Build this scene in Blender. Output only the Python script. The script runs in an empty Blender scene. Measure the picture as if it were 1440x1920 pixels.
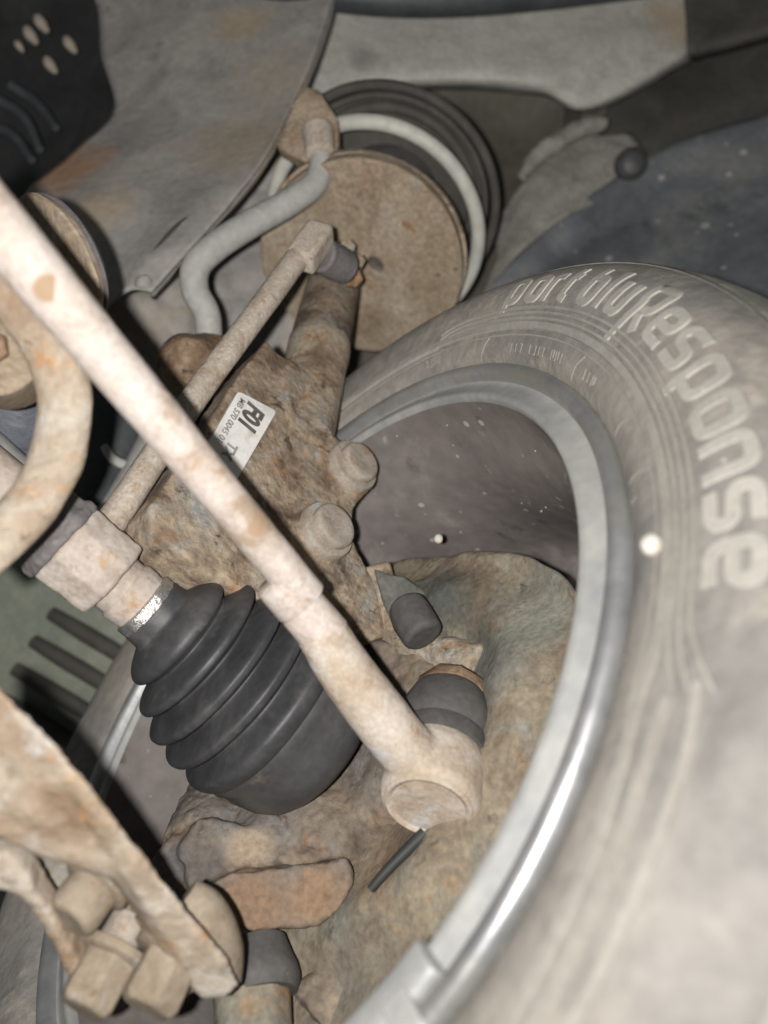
import bpy, bmesh, math, random
from mathutils import Vector, Matrix, noise
random.seed(7)
sc = bpy.context.scene
COL = sc.collection
# ------------------------------------------------------------------ frame of reference
# camera-space axes: x right, y down, z forward.  World: X = outboard along the axle, Z = up.
F = 1443.0; CXP, CYP = 720.0, 960.0
def V(*a): return Vector(a)
NC = V(0.71249739, 0.55219938, 0.43292414).normalized()
UC = V(0.13, -0.73, 0.68); UC = (UC - NC * UC.dot(NC)).normalized()
YC = UC.cross(NC)
CAM = V(0.0, 0.0, 0.12)
def c2w_dir(v): return V(NC.dot(v), YC.dot(v), UC.dot(v))
def c2w(v): return CAM + c2w_dir(v)
def W(px, py, z): return c2w(V((px - CXP) / F * z, (py - CYP) / F * z, z))
def ray(px, py): return c2w_dir(V((px - CXP) / F, (py - CYP) / F, 1.0))
def onplane(px, py, p0, n):
    d = ray(px, py); return CAM + d * ((p0 - CAM).dot(n) / d.dot(n))
AX = V(1, 0, 0)     # axle, outboard
UP = V(0, 0, 1)
FY = V(0, 1, 0)     # away from the camera, along the car
RT = c2w_dir(V(1, 0, 0)); DN = c2w_dir(V(0, 1, 0)); FW = c2w_dir(V(0, 0, 1))

# ------------------------------------------------------------------ camera, world, lamp, exposure
cd = bpy.data.cameras.new("camera"); cam = bpy.data.objects.new("camera", cd); COL.objects.link(cam)
m = Matrix.Identity(4)
for i, a in enumerate((RT, -DN, -FW)):
    m[0][i], m[1][i], m[2][i] = a
m.translation = CAM
cam.matrix_world = m
cd.sensor_fit = 'VERTICAL'; cd.sensor_height = 36.0; cd.lens = F / 1920 * 36.0
cd.clip_start = 0.01; cd.clip_end = 50
cd.dof.use_dof = True; cd.dof.focus_distance = 0.40; cd.dof.aperture_fstop = 5.0
sc.camera = cam
w = bpy.data.worlds.new("World"); sc.world = w; w.use_nodes = True
w.node_tree.nodes['Background'].inputs[0].default_value = (0.93, 0.97, 1.0, 1)
w.node_tree.nodes['Background'].inputs[1].default_value = 0.075
ld = bpy.data.lights.new("flash_lamp", 'POINT'); lo = bpy.data.objects.new("flash_lamp", ld); COL.objects.link(lo)
lo.location = c2w(V(-0.018, -0.002, -0.01)); ld.energy = 29.0; ld.color = (1.0, 0.975, 0.95); ld.shadow_soft_size = 0.004
ld.use_nodes = True                                    # even out the fall-off as the phone's tone mapping does
fo = ld.node_tree.nodes.new('ShaderNodeLightFalloff'); fo.inputs['Strength'].default_value = 1.0
ld.node_tree.links.new(fo.outputs['Linear'], ld.node_tree.nodes['Emission'].inputs['Strength'])
sc.view_settings.view_transform = 'Standard'; sc.view_settings.look = 'None'
sc.view_settings.gamma = 1.0; sc.view_settings.use_curve_mapping = False; sc.view_settings.exposure = 0.0

# ------------------------------------------------------------------ materials
def mat(name, stops, scale=40, detail=7, rough=0.85, bump=0.35, bscale=None, metallic=0.0, big=None, bigscale=9,
        speck=None, speckscale=110, specklevel=0.12, fine=0.25, rough2=None, stretch=None, spec=0.3, bigpos=(0.47, 0.62), spots=(), patches=()):
    """stops: [(pos, rgb)...] mixed by noise; big: second colour in large patches; speck: scattered light/dark flecks."""
    mt = bpy.data.materials.new(name); mt.use_nodes = True
    nt = mt.node_tree; N = nt.nodes; L = nt.links
    b = N['Principled BSDF']
    tc = N.new('ShaderNodeTexCoord')
    co = tc.outputs['Object']
    if stretch:
        mp = N.new('ShaderNodeMapping'); mp.inputs['Scale'].default_value = stretch
        if len(stretch) > 3: pass
        L.new(co, mp.inputs[0]); co = mp.outputs[0]
    n1 = N.new('ShaderNodeTexNoise'); n1.inputs['Scale'].default_value = scale; n1.inputs['Detail'].default_value = detail
    n1.inputs['Roughness'].default_value = 0.62; n1.inputs['Distortion'].default_value = 0.6
    L.new(co, n1.inputs['Vector'])
    r = N.new('ShaderNodeValToRGB'); e = r.color_ramp.elements
    e[0].position, e[0].color = stops[0][0], (*stops[0][1], 1)
    e[1].position, e[1].color = stops[-1][0], (*stops[-1][1], 1)
    for p, c in stops[1:-1]:
        x = e.new(p); x.color = (*c, 1)
    L.new(n1.outputs['Fac'], r.inputs[0])
    out = r.outputs[0]
    def mix(f, a, c, op='MIX'):
        mx = N.new('ShaderNodeMix'); mx.data_type = 'RGBA'; mx.blend_type = op
        if isinstance(f, float): mx.inputs[0].default_value = f
        else: L.new(f, mx.inputs[0])
        L.new(a, mx.inputs[6])
        if isinstance(c, tuple): mx.inputs[7].default_value = (*c, 1)
        else: L.new(c, mx.inputs[7])
        return mx.outputs[2]
    def ramp(src, a, bb):
        q = N.new('ShaderNodeMapRange'); q.inputs[1].default_value = a; q.inputs[2].default_value = bb; q.clamp = True
        L.new(src, q.inputs[0]); return q.outputs[0]
    if big:
        n2 = N.new('ShaderNodeTexNoise'); n2.inputs['Scale'].default_value = bigscale; n2.inputs['Detail'].default_value = 6
        n2.inputs['Roughness'].default_value = 0.6; n2.inputs['Distortion'].default_value = 0.9
        L.new(co, n2.inputs['Vector'])
        out = mix(ramp(n2.outputs['Fac'], *bigpos), out, big)
    for k_, (psc, lo_, hi_, colr) in enumerate(patches):       # rust blooms, grime and dust, each with its own noise
        pm = N.new('ShaderNodeMapping'); pm.inputs['Location'].default_value = (k_ * 3.7 + 1.3, k_ * 1.9, 5.1 * k_)
        L.new(tc.outputs['Object'], pm.inputs[0])
        pn_ = N.new('ShaderNodeTexNoise'); pn_.inputs['Scale'].default_value = psc; pn_.inputs['Detail'].default_value = 8
        pn_.inputs['Roughness'].default_value = 0.7; pn_.inputs['Distortion'].default_value = 0.4
        L.new(pm.outputs[0], pn_.inputs['Vector'])
        out = mix(ramp(pn_.outputs['Fac'], lo_, hi_), out, colr)
    if spots:
        ge = N.new('ShaderNodeNewGeometry'); nz = N.new('ShaderNodeTexNoise'); nz.inputs['Scale'].default_value = 38; nz.inputs['Detail'].default_value = 6
        L.new(ge.outputs['Position'], nz.inputs['Vector'])
        for (c, rad_, colr) in spots:
            ds_ = N.new('ShaderNodeVectorMath'); ds_.operation = 'DISTANCE'; L.new(ge.outputs['Position'], ds_.inputs[0]); ds_.inputs[1].default_value = c
            dv = N.new('ShaderNodeMath'); dv.operation = 'DIVIDE'; L.new(ds_.outputs['Value'], dv.inputs[0]); dv.inputs[1].default_value = rad_
            ad = N.new('ShaderNodeMath'); ad.operation = 'MULTIPLY_ADD'; L.new(nz.outputs['Fac'], ad.inputs[0]); ad.inputs[1].default_value = 1.1; L.new(dv.outputs[0], ad.inputs[2])
            out = mix(ramp(ad.outputs[0], 1.6, .95), out, colr)
    # fine grain
    n3 = N.new('ShaderNodeTexNoise'); n3.inputs['Scale'].default_value = scale * 9; n3.inputs['Detail'].default_value = 4
    L.new(co, n3.inputs['Vector'])
    g = N.new('ShaderNodeMapRange'); g.inputs[1].default_value = .3; g.inputs[2].default_value = .7
    g.inputs[3].default_value = 1 - fine; g.inputs[4].default_value = 1 + fine
    L.new(n3.outputs['Fac'], g.inputs[0])
    vm = N.new('ShaderNodeVectorMath'); vm.operation = 'SCALE'
    L.new(out, vm.inputs[0]); L.new(g.outputs[0], vm.inputs['Scale']); out = vm.outputs[0]
    if speck:
        vo = N.new('ShaderNodeTexVoronoi'); vo.inputs['Scale'].default_value = speckscale; vo.inputs['Randomness'].default_value = 1
        L.new(co, vo.inputs['Vector'])
        # only some cells carry a fleck, of uneven size
        sep = N.new('ShaderNodeSeparateColor'); L.new(vo.outputs['Color'], sep.inputs[0])
        size = N.new('ShaderNodeMapRange'); size.inputs[1].default_value = 0.62; size.inputs[2].default_value = 1.0
        size.inputs[3].default_value = 0.0; size.inputs[4].default_value = specklevel * 2.2; L.new(sep.outputs[0], size.inputs[0])
        lt = N.new('ShaderNodeMath'); lt.operation = 'SUBTRACT'; L.new(size.outputs[0], lt.inputs[0]); L.new(vo.outputs['Distance'], lt.inputs[1])
        out = mix(ramp(lt.outputs[0], 0.0, 0.09), out, speck)
    L.new(out, b.inputs['Base Color'])
    b.inputs['Metallic'].default_value = metallic
    b.inputs['Specular IOR Level'].default_value = spec
    rr = N.new('ShaderNodeMapRange'); rr.inputs[3].default_value = rough - 0.1; rr.inputs[4].default_value = min(1, (rough2 or rough) + 0.1)
    L.new(n1.outputs['Fac'], rr.inputs[0]); L.new(rr.outputs[0], b.inputs['Roughness'])
    nb = N.new('ShaderNodeTexNoise'); nb.inputs['Scale'].default_value = bscale or scale * 3; nb.inputs['Detail'].default_value = 9
    nb.inputs['Roughness'].default_value = 0.65; L.new(co, nb.inputs['Vector'])
    bp = N.new('ShaderNodeBump'); bp.inputs['Strength'].default_value = bump; bp.inputs['Distance'].default_value = 0.003
    L.new(nb.outputs['Fac'], bp.inputs['Height']); L.new(bp.outputs[0], b.inputs['Normal'])
    return mt
M = {}
M['tie'] = mat('dusty_pale_steel', [(.36, (0.306, 0.232, 0.170)), (.46, (0.425, 0.361, 0.313)), (.6, (0.476, 0.417, 0.376)), (.8, (0.510, 0.456, 0.416))], 46, bump=.3, bscale=260,
               speck=(0.306, 0.215, 0.139), speckscale=75, specklevel=.2, fine=.13, rough=.8, patches=((60, .60, .67, (0.340, 0.228, 0.143)), (150, .62, .70, (0.255, 0.159, 0.094)), (30, .58, .70, (0.425, 0.408, 0.411))))
M['tie_end'] = mat('dusty_cast_steel', [(.34, (0.314, 0.238, 0.168)), (.48, (0.410, 0.352, 0.290)), (.62, (0.454, 0.396, 0.340)), (.8, (0.497, 0.449, 0.408))], 55, bump=.3, bscale=260,
                   big=(0.366, 0.299, 0.227), bigscale=38, bigpos=(.5, .66), fine=.12, patches=((60, .58, .66, (0.314, 0.224, 0.150)), (150, .62, .70, (0.236, 0.154, 0.091)), (40, .58, .68, (0.436, 0.422, 0.417))))
M['rust'] = mat('dusty_rust', [(.32, (0.088, 0.059, 0.040)), (.42, (0.176, 0.128, 0.088)), (.5, (0.255, 0.198, 0.141)), (.57, (0.295, 0.233, 0.163)), (.66, (0.317, 0.273, 0.211)), (.75, (0.273, 0.194, 0.123))], 34, bump=.8, bscale=130,
                big=(0.273, 0.251, 0.211), bigscale=28, bigpos=(.5, .64), fine=.26, patches=((55, .56, .66, (0.238, 0.136, 0.070)), (38, .58, .66, (0.264, 0.255, 0.238)), (90, .58, .68, (0.062, 0.044, 0.032))))
M['rust_flat'] = mat('dusty_rust_plate', [(.3, (0.160, 0.116, 0.076)), (.5, (0.248, 0.196, 0.140)), (.7, (0.304, 0.252, 0.192))], 30, bump=.4, bscale=110,
                     big=(0.216, 0.168, 0.116), bigscale=18, fine=.24, stretch=(1, 1, 2.2),
                     spots=((W(855, 470, .68), .02, (0.288, 0.176, 0.096)), (W(620, 360, .66), .05, (0.160, 0.132, 0.100)), (W(740, 620, .6), .04, (0.200, 0.160, 0.112)), (W(760, 430, .66), .03, (0.288, 0.232, 0.160))), patches=((48, .57, .68, (0.192, 0.112, 0.060)), (100, .60, .70, (0.080, 0.060, 0.044)), (30, .58, .7, (0.264, 0.248, 0.216))))
M['orange_rust'] = mat('orange_rust', [(.33, (.085, .055, .035)), (.5, (.19, .125, .078)), (.7, (.25, .19, .13))], 42, bump=.8, bscale=130, fine=.25, patches=((60, .57, .66, (.28, .15, .07)), (90, .58, .68, (.06, .045, .035))))
M['mud'] = mat('dried_mud', [(.3, (0.079, 0.062, 0.042)), (.44, (0.154, 0.123, 0.088)), (.56, (0.216, 0.180, 0.128)), (.72, (0.238, 0.216, 0.163))], 34, bump=.6, bscale=90,
               big=(0.167, 0.163, 0.136), bigscale=11, bigpos=(.5, .66), fine=.22,
               spots=((W(800, 1120, .43), .032, (0.075, 0.079, 0.070)), (W(880, 1190, .40), .024, (0.062, 0.066, 0.057)), (W(950, 1270, .38), .03, (0.167, 0.165, 0.145)), (W(1000, 1180, .38), .025, (0.207, 0.202, 0.167)), (W(760, 1650, .36), .03, (0.255, 0.185, 0.119)), (W(700, 1850, .345), .035, (0.150, 0.132, 0.106))), patches=((40, .57, .67, (0.229, 0.150, 0.084)), (70, .58, .68, (0.053, 0.048, 0.041)), (26, .57, .68, (0.211, 0.211, 0.189))))  # first two spots put the shield's dark recess into the colour
M['dark_mud'] = mat('dark_green_mud', [(.3, (.07, .072, .062)), (.55, (.115, .115, .10)), (.75, (.20, .18, .14))], 40, bump=.5, bscale=120, fine=.2)
M['knuckle'] = mat('dirty_knuckle', [(.3, (.06, .048, .04)), (.45, (.14, .11, .083)), (.6, (.205, .165, .122)), (.75, (.26, .21, .155))], 36, bump=.6, bscale=100,
                   big=(.15, .135, .12), bigscale=14, fine=.22,
                   spots=((W(330, 1620, .368), .018, (.10, .09, .085)), (W(390, 1640, .362), .014, (.10, .085, .075)), (W(470, 1590, .374), .014, (.27, .21, .15)), (W(600, 1560, .40), .03, (.20, .15, .105)), (W(470, 1690, .348), .022, (.19, .125, .08)), (W(590, 1680, .35), .02, (.205, .135, .085)), (W(640, 1400, .45), .03, (.22, .14, .085))), patches=((42, .56, .66, (.23, .13, .068)), (60, .58, .68, (.045, .038, .033)), (34, .58, .68, (.24, .22, .19))))
M['chassis'] = mat('underseal_sheet', [(.3, (.20, .19, .175)), (.48, (.265, .25, .232)), (.66, (.33, .305, .27)), (.8, (.40, .345, .275))], 16, bump=.3, bscale=120,
                   big=(.30, .24, .175), bigscale=7.5, bigpos=(.56, .74), fine=.1, rough=.7,
                   spots=((W(110, 320, .67), .055, (.31, .19, .12)), (W(190, 400, .62), .035, (.33, .275, .205)), (W(455, 60, .75), .035, (.31, .255, .185)), (W(510, 150, .70), .06, (.30, .27, .225)), (W(460, 290, .66), .06, (.29, .25, .195))), patches=((24, .60, .72, (.16, .15, .14)), (70, .63, .70, (.30, .20, .125)), (90, .63, .72, (.36, .345, .315))))  # last two spots paint the lit flange strip in tan
M['arch'] = mat('grey_green_underseal', [(.3, (.30, .30, .26)), (.5, (.385, .38, .335)), (.7, (.44, .43, .38))], 30, bump=.5, bscale=140, fine=.12,
                big=(.34, .335, .30), bigscale=9, bigpos=(.52, .7),
                spots=((W(1260, 60, .9), .05, (.36, .30, .225)), (W(680, 120, .82), .022, (.22, .215, .195))), patches=((22, .58, .70, (.32, .31, .27)), (120, .62, .70, (.25, .235, .205))))
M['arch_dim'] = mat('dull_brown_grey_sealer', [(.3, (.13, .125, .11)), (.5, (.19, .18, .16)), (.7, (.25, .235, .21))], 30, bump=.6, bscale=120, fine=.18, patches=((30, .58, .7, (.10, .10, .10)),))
M['arch_edge'] = mat('crumbling_sealer', [(.3, (.25, .22, .19)), (.6, (.40, .37, .33)), (.8, (.44, .42, .38))], 40, bump=.8, bscale=120, fine=.2)
M['liner'] = mat('black_liner_plastic', [(.3, (0.066, 0.072, 0.078)), (.5, (0.098, 0.103, 0.109)), (.68, (0.148, 0.148, 0.144))], 12, bump=.25, bscale=70, rough=.6, fine=.12,
                 speck=(0.257, 0.250, 0.234), speckscale=70, specklevel=.17, patches=((30, .60, .70, (0.156, 0.152, 0.144)), (14, .57, .7, (0.055, 0.060, 0.066))))
M['dark'] = mat('dark_underseal_and_shade', [(.3, (.035, .033, .028)), (.6, (.062, .058, .05)), (.8, (.095, .088, .075))], 14, bump=.3, fine=.1, rough=.75)
M['black'] = mat('black_and_void_shade', [(.3, (.02, .021, .02)), (.7, (.04, .041, .04))], 12, bump=.2, fine=.1, rough=.6)  # black parts, and the dark void painted as colour
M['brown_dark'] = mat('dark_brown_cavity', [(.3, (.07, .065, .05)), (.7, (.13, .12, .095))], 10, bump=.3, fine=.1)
M['rubber'] = mat('boot_rubber', [(.3, (.03, .03, .032)), (.5, (.042, .042, .044)), (.72, (.085, .082, .078))], 26, bump=.15, bscale=160, rough=.42, rough2=.6, fine=.14, spec=.4, patches=((40, .60, .72, (.095, .09, .085)),))
M['cup'] = mat('painted_joint_cup', [(.3, (.045, .045, .047)), (.6, (.06, .06, .06)), (.8, (.10, .092, .082))], 30, bump=.12, bscale=200, rough=.36, rough2=.5, fine=.12, spec=.5,
               patches=((40, .60, .7, (.13, .10, .075)),))
M['rubber_dusty'] = mat('dusty_rubber', [(.3, (0.056, 0.054, 0.053)), (.6, (0.083, 0.079, 0.075)), (.8, (0.128, 0.120, 0.109))], 30, bump=.3, bscale=150, rough=.7, fine=.15,
                        speck=(0.225, 0.135, 0.075), speckscale=90, specklevel=.05)
M['tyre'] = mat('dusty_tyre', [(.3, (0.138, 0.130, 0.121)), (.5, (0.196, 0.185, 0.169)), (.72, (0.264, 0.244, 0.216))], 17, bump=.35, bscale=170, rough=.75, fine=.12,
                big=(0.270, 0.246, 0.211), bigscale=8, bigpos=(.43, .66), speck=(0.110, 0.102, 0.095), speckscale=120, specklevel=.06,
                patches=((26, .55, .68, (0.303, 0.275, 0.231)), (9, .56, .70, (0.149, 0.143, 0.138))))
M['tread'] = mat('worn_dusty_shoulder', [(.3, (.25, .245, .21)), (.5, (.37, .36, .315)), (.75, (.45, .435, .385))], 22, bump=.5, bscale=60, fine=.12, big=(.24, .23, .205), bigscale=14)
M['tyre_mark'] = mat('dust_on_raised_rubber', [(.3, (0.279, 0.266, 0.234)), (.6, (0.347, 0.329, 0.293)), (.8, (0.387, 0.369, 0.329))], 50, bump=.15, fine=.1)
M['tyre_rib'] = mat('raised_tyre_rib', [(.3, (.225, .21, .185)), (.7, (.30, .285, .25))], 40, bump=.15, fine=.08)
M['alloy'] = mat('alloy_lip', [(.35, (.36, .365, .37)), (.6, (.47, .475, .475)), (.8, (.52, .52, .51))], 24, bump=.06, bscale=200, rough=.36, rough2=.5, metallic=.75, fine=.06, spec=.5,
                 big=(.42, .42, .385), bigscale=12)
M['alloy_dull'] = mat('dusty_alloy', [(.35, (.27, .275, .275)), (.55, (.35, .35, .33)), (.75, (.40, .395, .355))], 18, bump=.08, bscale=200, rough=.55, metallic=.25, fine=.08)
M['barrel'] = mat('dirty_barrel', [(.3, (.12, .105, .10)), (.5, (.165, .145, .135)), (.7, (.215, .195, .18))], 9, bump=.15, bscale=80, rough=.55, fine=.12,
                  speck=(.36, .33, .31), speckscale=95, specklevel=.13, patches=((16, .56, .7, (.24, .22, .205)), (60, .62, .70, (.30, .275, .255)), (34, .60, .7, (.10, .085, .078))))
M['grey_bar'] = mat('grey_painted_bar', [(.3, (.25, .25, .23)), (.55, (.315, .315, .29)), (.8, (.37, .365, .335))], 22, bump=.15, bscale=150, rough=.6, fine=.1)
M['spring'] = mat('pale_grey_spring', [(.3, (.33, .33, .29)), (.6, (.43, .42, .375)), (.72, (.36, .28, .18))], 14, bump=.2, rough=.6, fine=.1)
M['link'] = mat('tan_dusty_link', [(.33, (.26, .205, .15)), (.5, (.36, .31, .255)), (.7, (.42, .37, .31))], 60, bump=.4, bscale=220, fine=.18, patches=((70, .58, .68, (.27, .175, .10)), (150, .60, .70, (.16, .115, .08))))
M['block'] = mat('dusty_yoke', [(.33, (.29, .235, .19)), (.5, (.38, .325, .28)), (.7, (.43, .38, .335))], 45, bump=.3, bscale=180, fine=.12, patches=((50, .60, .68, (.34, .23, .14)), (80, .60, .70, (.20, .17, .15))))
M['purple'] = mat('dark_plum_steel', [(.3, (.095, .088, .088)), (.7, (.165, .15, .145))], 40, bump=.3, bscale=160, rough=.6, fine=.15)
M['shiny'] = mat('bare_machined_steel', [(.3, (.45, .44, .42)), (.7, (.62, .61, .58))], 90, bump=.5, bscale=260, rough=.3, metallic=.85, fine=.2)
M['arm'] = mat('tan_muddy_arm', [(.32, (.21, .145, .095)), (.46, (.30, .235, .17)), (.6, (.355, .30, .235)), (.78, (.42, .37, .305))], 36, bump=.55, bscale=150, fine=.14,
               big=(.40, .37, .32), bigscale=26, bigpos=(.53, .7), patches=((52, .56, .65, (.36, .20, .095)), (36, .57, .66, (.42, .40, .375)), (110, .60, .70, (.16, .10, .06))))
M['bolt'] = mat('tan_dusty_bolt', [(.3, (0.162, 0.123, 0.085)), (.5, (0.230, 0.187, 0.136)), (.75, (0.281, 0.238, 0.183))], 60, bump=.3, bscale=220, fine=.12, patches=((70, .58, .68, (0.306, 0.289, 0.264)), (110, .60, .70, (0.145, 0.093, 0.055))))
M['bolt_grey'] = mat('grey_brown_bolt', [(.3, (.21, .175, .14)), (.5, (.285, .245, .20)), (.75, (.33, .30, .255))], 70, bump=.35, bscale=200, fine=.14, patches=((90, .58, .68, (.26, .16, .09)), (60, .58, .68, (.31, .30, .285))))
M['sticker'] = mat('white_sticker', [(.3, (.52, .50, .46)), (.5, (.66, .645, .61)), (.8, (.72, .71, .68))], 50, bump=.1, rough=.55, fine=.05, big=(.5, .45, .38), bigscale=45, bigpos=(.6, .75))
M['ink'] = mat('sticker_ink', [(.3, (.06, .055, .05)), (.7, (.13, .12, .11))], 90, bump=.05, fine=.1)
M['ink_faint'] = mat('faint_sticker_ink', [(.3, (.22, .21, .2)), (.7, (.32, .31, .29))], 90, bump=.05, fine=.1)
M['white'] = mat('chalky_white', [(.3, (.38, .33, .26)), (.45, (.44, .42, .385)), (.8, (.50, .48, .45))], 160, bump=.2, fine=.05, big=(.62, .40, .2), bigscale=110, bigpos=(.58, .66))
M['green'] = mat('green_grey_liner', [(.3, (.14, .155, .12)), (.6, (.19, .205, .16)), (.8, (.235, .24, .195))], 20, bump=.2, fine=.1, rough=.6)
M['hose'] = mat('black_hose', [(.3, (.03, .032, .035)), (.7, (.06, .063, .066))], 20, bump=.15, rough=.5, fine=.1)
M['grey_tube'] = mat('grey_steel_tube', [(.3, (.20, .20, .19)), (.7, (.31, .305, .285))], 30, bump=.2, rough=.6, fine=.1)
M['blue_dark'] = mat('blue_black_housing', [(.3, (.05, .055, .068)), (.55, (.085, .09, .105)), (.8, (.17, .175, .19))], 40, bump=.3, fine=.15, stretch=(1, 3, 1))
M['silver_plate'] = mat('dusty_bare_alloy', [(.3, (.34, .32, .29)), (.7, (.47, .45, .41))], 30, bump=.3, fine=.1)

# ------------------------------------------------------------------ mesh helpers
def catmull(pts, n=8):
    pts = [p if isinstance(p, Vector) else Vector(p) for p in pts]
    out = []
    P = [pts[0] * 2 - pts[1]] + pts + [pts[-1] * 2 - pts[-2]]
    for i in range(1, len(P) - 2):
        a, b, c, d = P[i - 1:i + 3]
        for k in range(n):
            t = k / n
            out.append(0.5 * ((2 * b) + (c - a) * t + (2 * a - 5 * b + 4 * c - d) * t * t + (3 * b - a - 3 * c + d) * t ** 3))
    out.append(pts[-1]); return out
def frame(d):
    d = d.normalized(); a = V(0, 0, 1) if abs(d.z) < .9 else V(1, 0, 0)
    x = d.cross(a).normalized(); return x, d.cross(x).normalized()
def tube(bm, pts, rad, seg=20, smooth=0, caps=True, squash=None):
    pts = [Vector(p) for p in pts]
    if not isinstance(rad, (list, tuple)): rad = [rad] * len(pts)
    if smooth:
        q = catmull([V(p.x, p.y, p.z, r) for p, r in zip(pts, rad)], smooth)
        rad = [v[3] for v in q]; pts = [V(v[0], v[1], v[2]) for v in q]
    rings = []; x = None
    for i, p in enumerate(pts):
        d = (pts[min(i + 1, len(pts) - 1)] - pts[max(i - 1, 0)]).normalized()
        if x is None: x, y = frame(d)
        else:
            x = (x - d * x.dot(d)).normalized(); y = d.cross(x)
        r = rad[i]; ring = []
        for k in range(seg):
            a = 2 * math.pi * k / seg
            o = (x * math.cos(a) + y * math.sin(a)) * r
            if squash:
                n_, f_ = squash; o = o - n_ * (o.dot(n_) * (1 - f_))
            ring.append(bm.verts.new(p + o))
        rings.append(ring)
    for a, b in zip(rings, rings[1:]):
        for k in range(seg): bm.faces.new((a[k], a[(k + 1) % seg], b[(k + 1) % seg], b[k]))
    if caps: bm.faces.new(rings[0][::-1]); bm.faces.new(rings[-1])
def lathe(bm, org, axis, prof, seg=40, caps=True, start=0, sweep=360, jitter=0):
    """prof: [(height along axis, radius)...]"""
    axis = axis.normalized(); x, y = frame(axis); full = abs(sweep - 360) < 1e-6
    n = seg if full else seg + 1; rings = []
    for h, r in prof:
        ring = []
        for k in range(n):
            a = math.radians(start + sweep * k / seg)
            rr = r * (1 + jitter * noise.noise(V(math.cos(a) * 2, math.sin(a) * 2, h * 60)))
            ring.append(bm.verts.new(org + axis * h + (x * math.cos(a) + y * math.sin(a)) * max(rr, 1e-5)))
        rings.append(ring)
    for a, b in zip(rings, rings[1:]):
        for k in range(seg): bm.faces.new((a[k], a[(k + 1) % n], b[(k + 1) % n], b[k]))
    if caps and full: bm.faces.new(rings[0][::-1]); bm.faces.new(rings[-1])
def prism(bm, front, vec):
    a = [bm.verts.new(p) for p in front]; b = [bm.verts.new(p + vec) for p in front]
    n = len(a)
    for i in range(n): bm.faces.new((a[i], a[(i + 1) % n], b[(i + 1) % n], b[i]))
    bm.faces.new(a[::-1]); bm.faces.new(b)
def box(bm, c, ax, ay, az):
    v = [bm.verts.new(c + ax * i + ay * j + az * k) for i in (-1, 1) for j in (-1, 1) for k in (-1, 1)]
    for f in ((0, 1, 3, 2), (4, 6, 7, 5), (0, 4, 5, 1), (2, 3, 7, 6), (0, 2, 6, 4), (1, 5, 7, 3)): bm.faces.new([v[i] for i in f])
def ball(bm, c, r, sc_=(1, 1, 1), sub=3):
    g = bmesh.ops.create_icosphere(bm, subdivisions=sub, radius=r)
    for v in g['verts']: v.co = V(v.co.x * sc_[0], v.co.y * sc_[1], v.co.z * sc_[2]) + c
def hexhead(bm, c, axis, r, h, rot=0, seg=6, dome=.25):
    x, y = frame(axis); axis = axis.normalized(); rings = []
    for hh, k in ((0, 1), (h * .86, 1), (h, 1 - dome * .5)):
        rings.append([bm.verts.new(c + axis * hh + (x * math.cos(rot + math.tau * i / seg) + y * math.sin(rot + math.tau * i / seg)) * r * k) for i in range(seg)])
    for a, b in zip(rings, rings[1:]):
        for k in range(seg): bm.faces.new((a[k], a[(k + 1) % seg], b[(k + 1) % seg], b[k]))
    bm.faces.new(rings[0][::-1]); bm.faces.new(rings[-1])
def patch(rows, n=8):
    """smooth surface through rows of (px, py, depth) points"""
    R_ = [catmull([W(*p) for p in r], n) for r in rows]
    cols = [catmull([r[i] for r in R_], n) for i in range(len(R_[0]))]
    bm = bmesh.new()
    vs = [[bm.verts.new(p) for p in c] for c in cols]
    for a, b in zip(vs, vs[1:]):
        for k in range(len(a) - 1): bm.faces.new((a[k], a[k + 1], b[k + 1], b[k]))
    return bm
def root_of(o):
    while o.parent: o = o.parent
    return o
def empty(name, loc, label, cat, group=None):
    o = bpy.data.objects.new(name, None); COL.objects.link(o); o.location = loc; o.empty_display_size = .02
    o['label'] = label; o['category'] = cat
    if group: o['group'] = group
    return o
TEX = {}
def cloud(size):
    if size not in TEX:
        t = bpy.data.textures.new("cloud_%g" % size, 'CLOUDS'); t.noise_scale = size; t.noise_depth = 4; TEX[size] = t
    return TEX[size]
def obj(name, bm, material, parent=None, angle=40, bevel=0, subsurf=0, remesh=0, smooth=0, disp=0, dsize=.01, solid=0, label=None, soff=0):
    bmesh.ops.recalc_face_normals(bm, faces=bm.faces)
    me = bpy.data.meshes.new(name); 
    if parent: off = root_of(parent).location.copy()
    else:
        off = V(0, 0, 0)
        for v in bm.verts: off += v.co
        off /= max(1, len(bm.verts))
    for v in bm.verts: v.co -= off
    bm.to_mesh(me); bm.free()
    me.materials.append(M[material])
    me.shade_smooth()
    if not (remesh or subsurf): me.set_sharp_from_angle(angle=math.radians(angle))
    o = bpy.data.objects.new(name, me); COL.objects.link(o)
    if parent: o.parent = parent
    else: o.location = off
    if solid:
        q = o.modifiers.new('thickness', 'SOLIDIFY'); q.thickness = solid; q.offset = soff
    if bevel:
        q = o.modifiers.new('bevel', 'BEVEL'); q.width = bevel; q.segments = 3; q.limit_method = 'ANGLE'; q.angle_limit = math.radians(35)
    if remesh:
        q = o.modifiers.new('remesh', 'REMESH'); q.mode = 'VOXEL'; q.voxel_size = remesh; q.use_smooth_shade = True
    if smooth:
        q = o.modifiers.new('smooth', 'SMOOTH'); q.iterations = smooth; q.factor = .5
    if subsurf:
        q = o.modifiers.new('sub', 'SUBSURF'); q.levels = subsurf; q.render_levels = subsurf
    if disp:
        q = o.modifiers.new('relief', 'DISPLACE'); q.texture = cloud(dsize); q.strength = disp; q.mid_level = .5; q.texture_coords = 'LOCAL'
    if label: o['label'] = label
    return o
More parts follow.
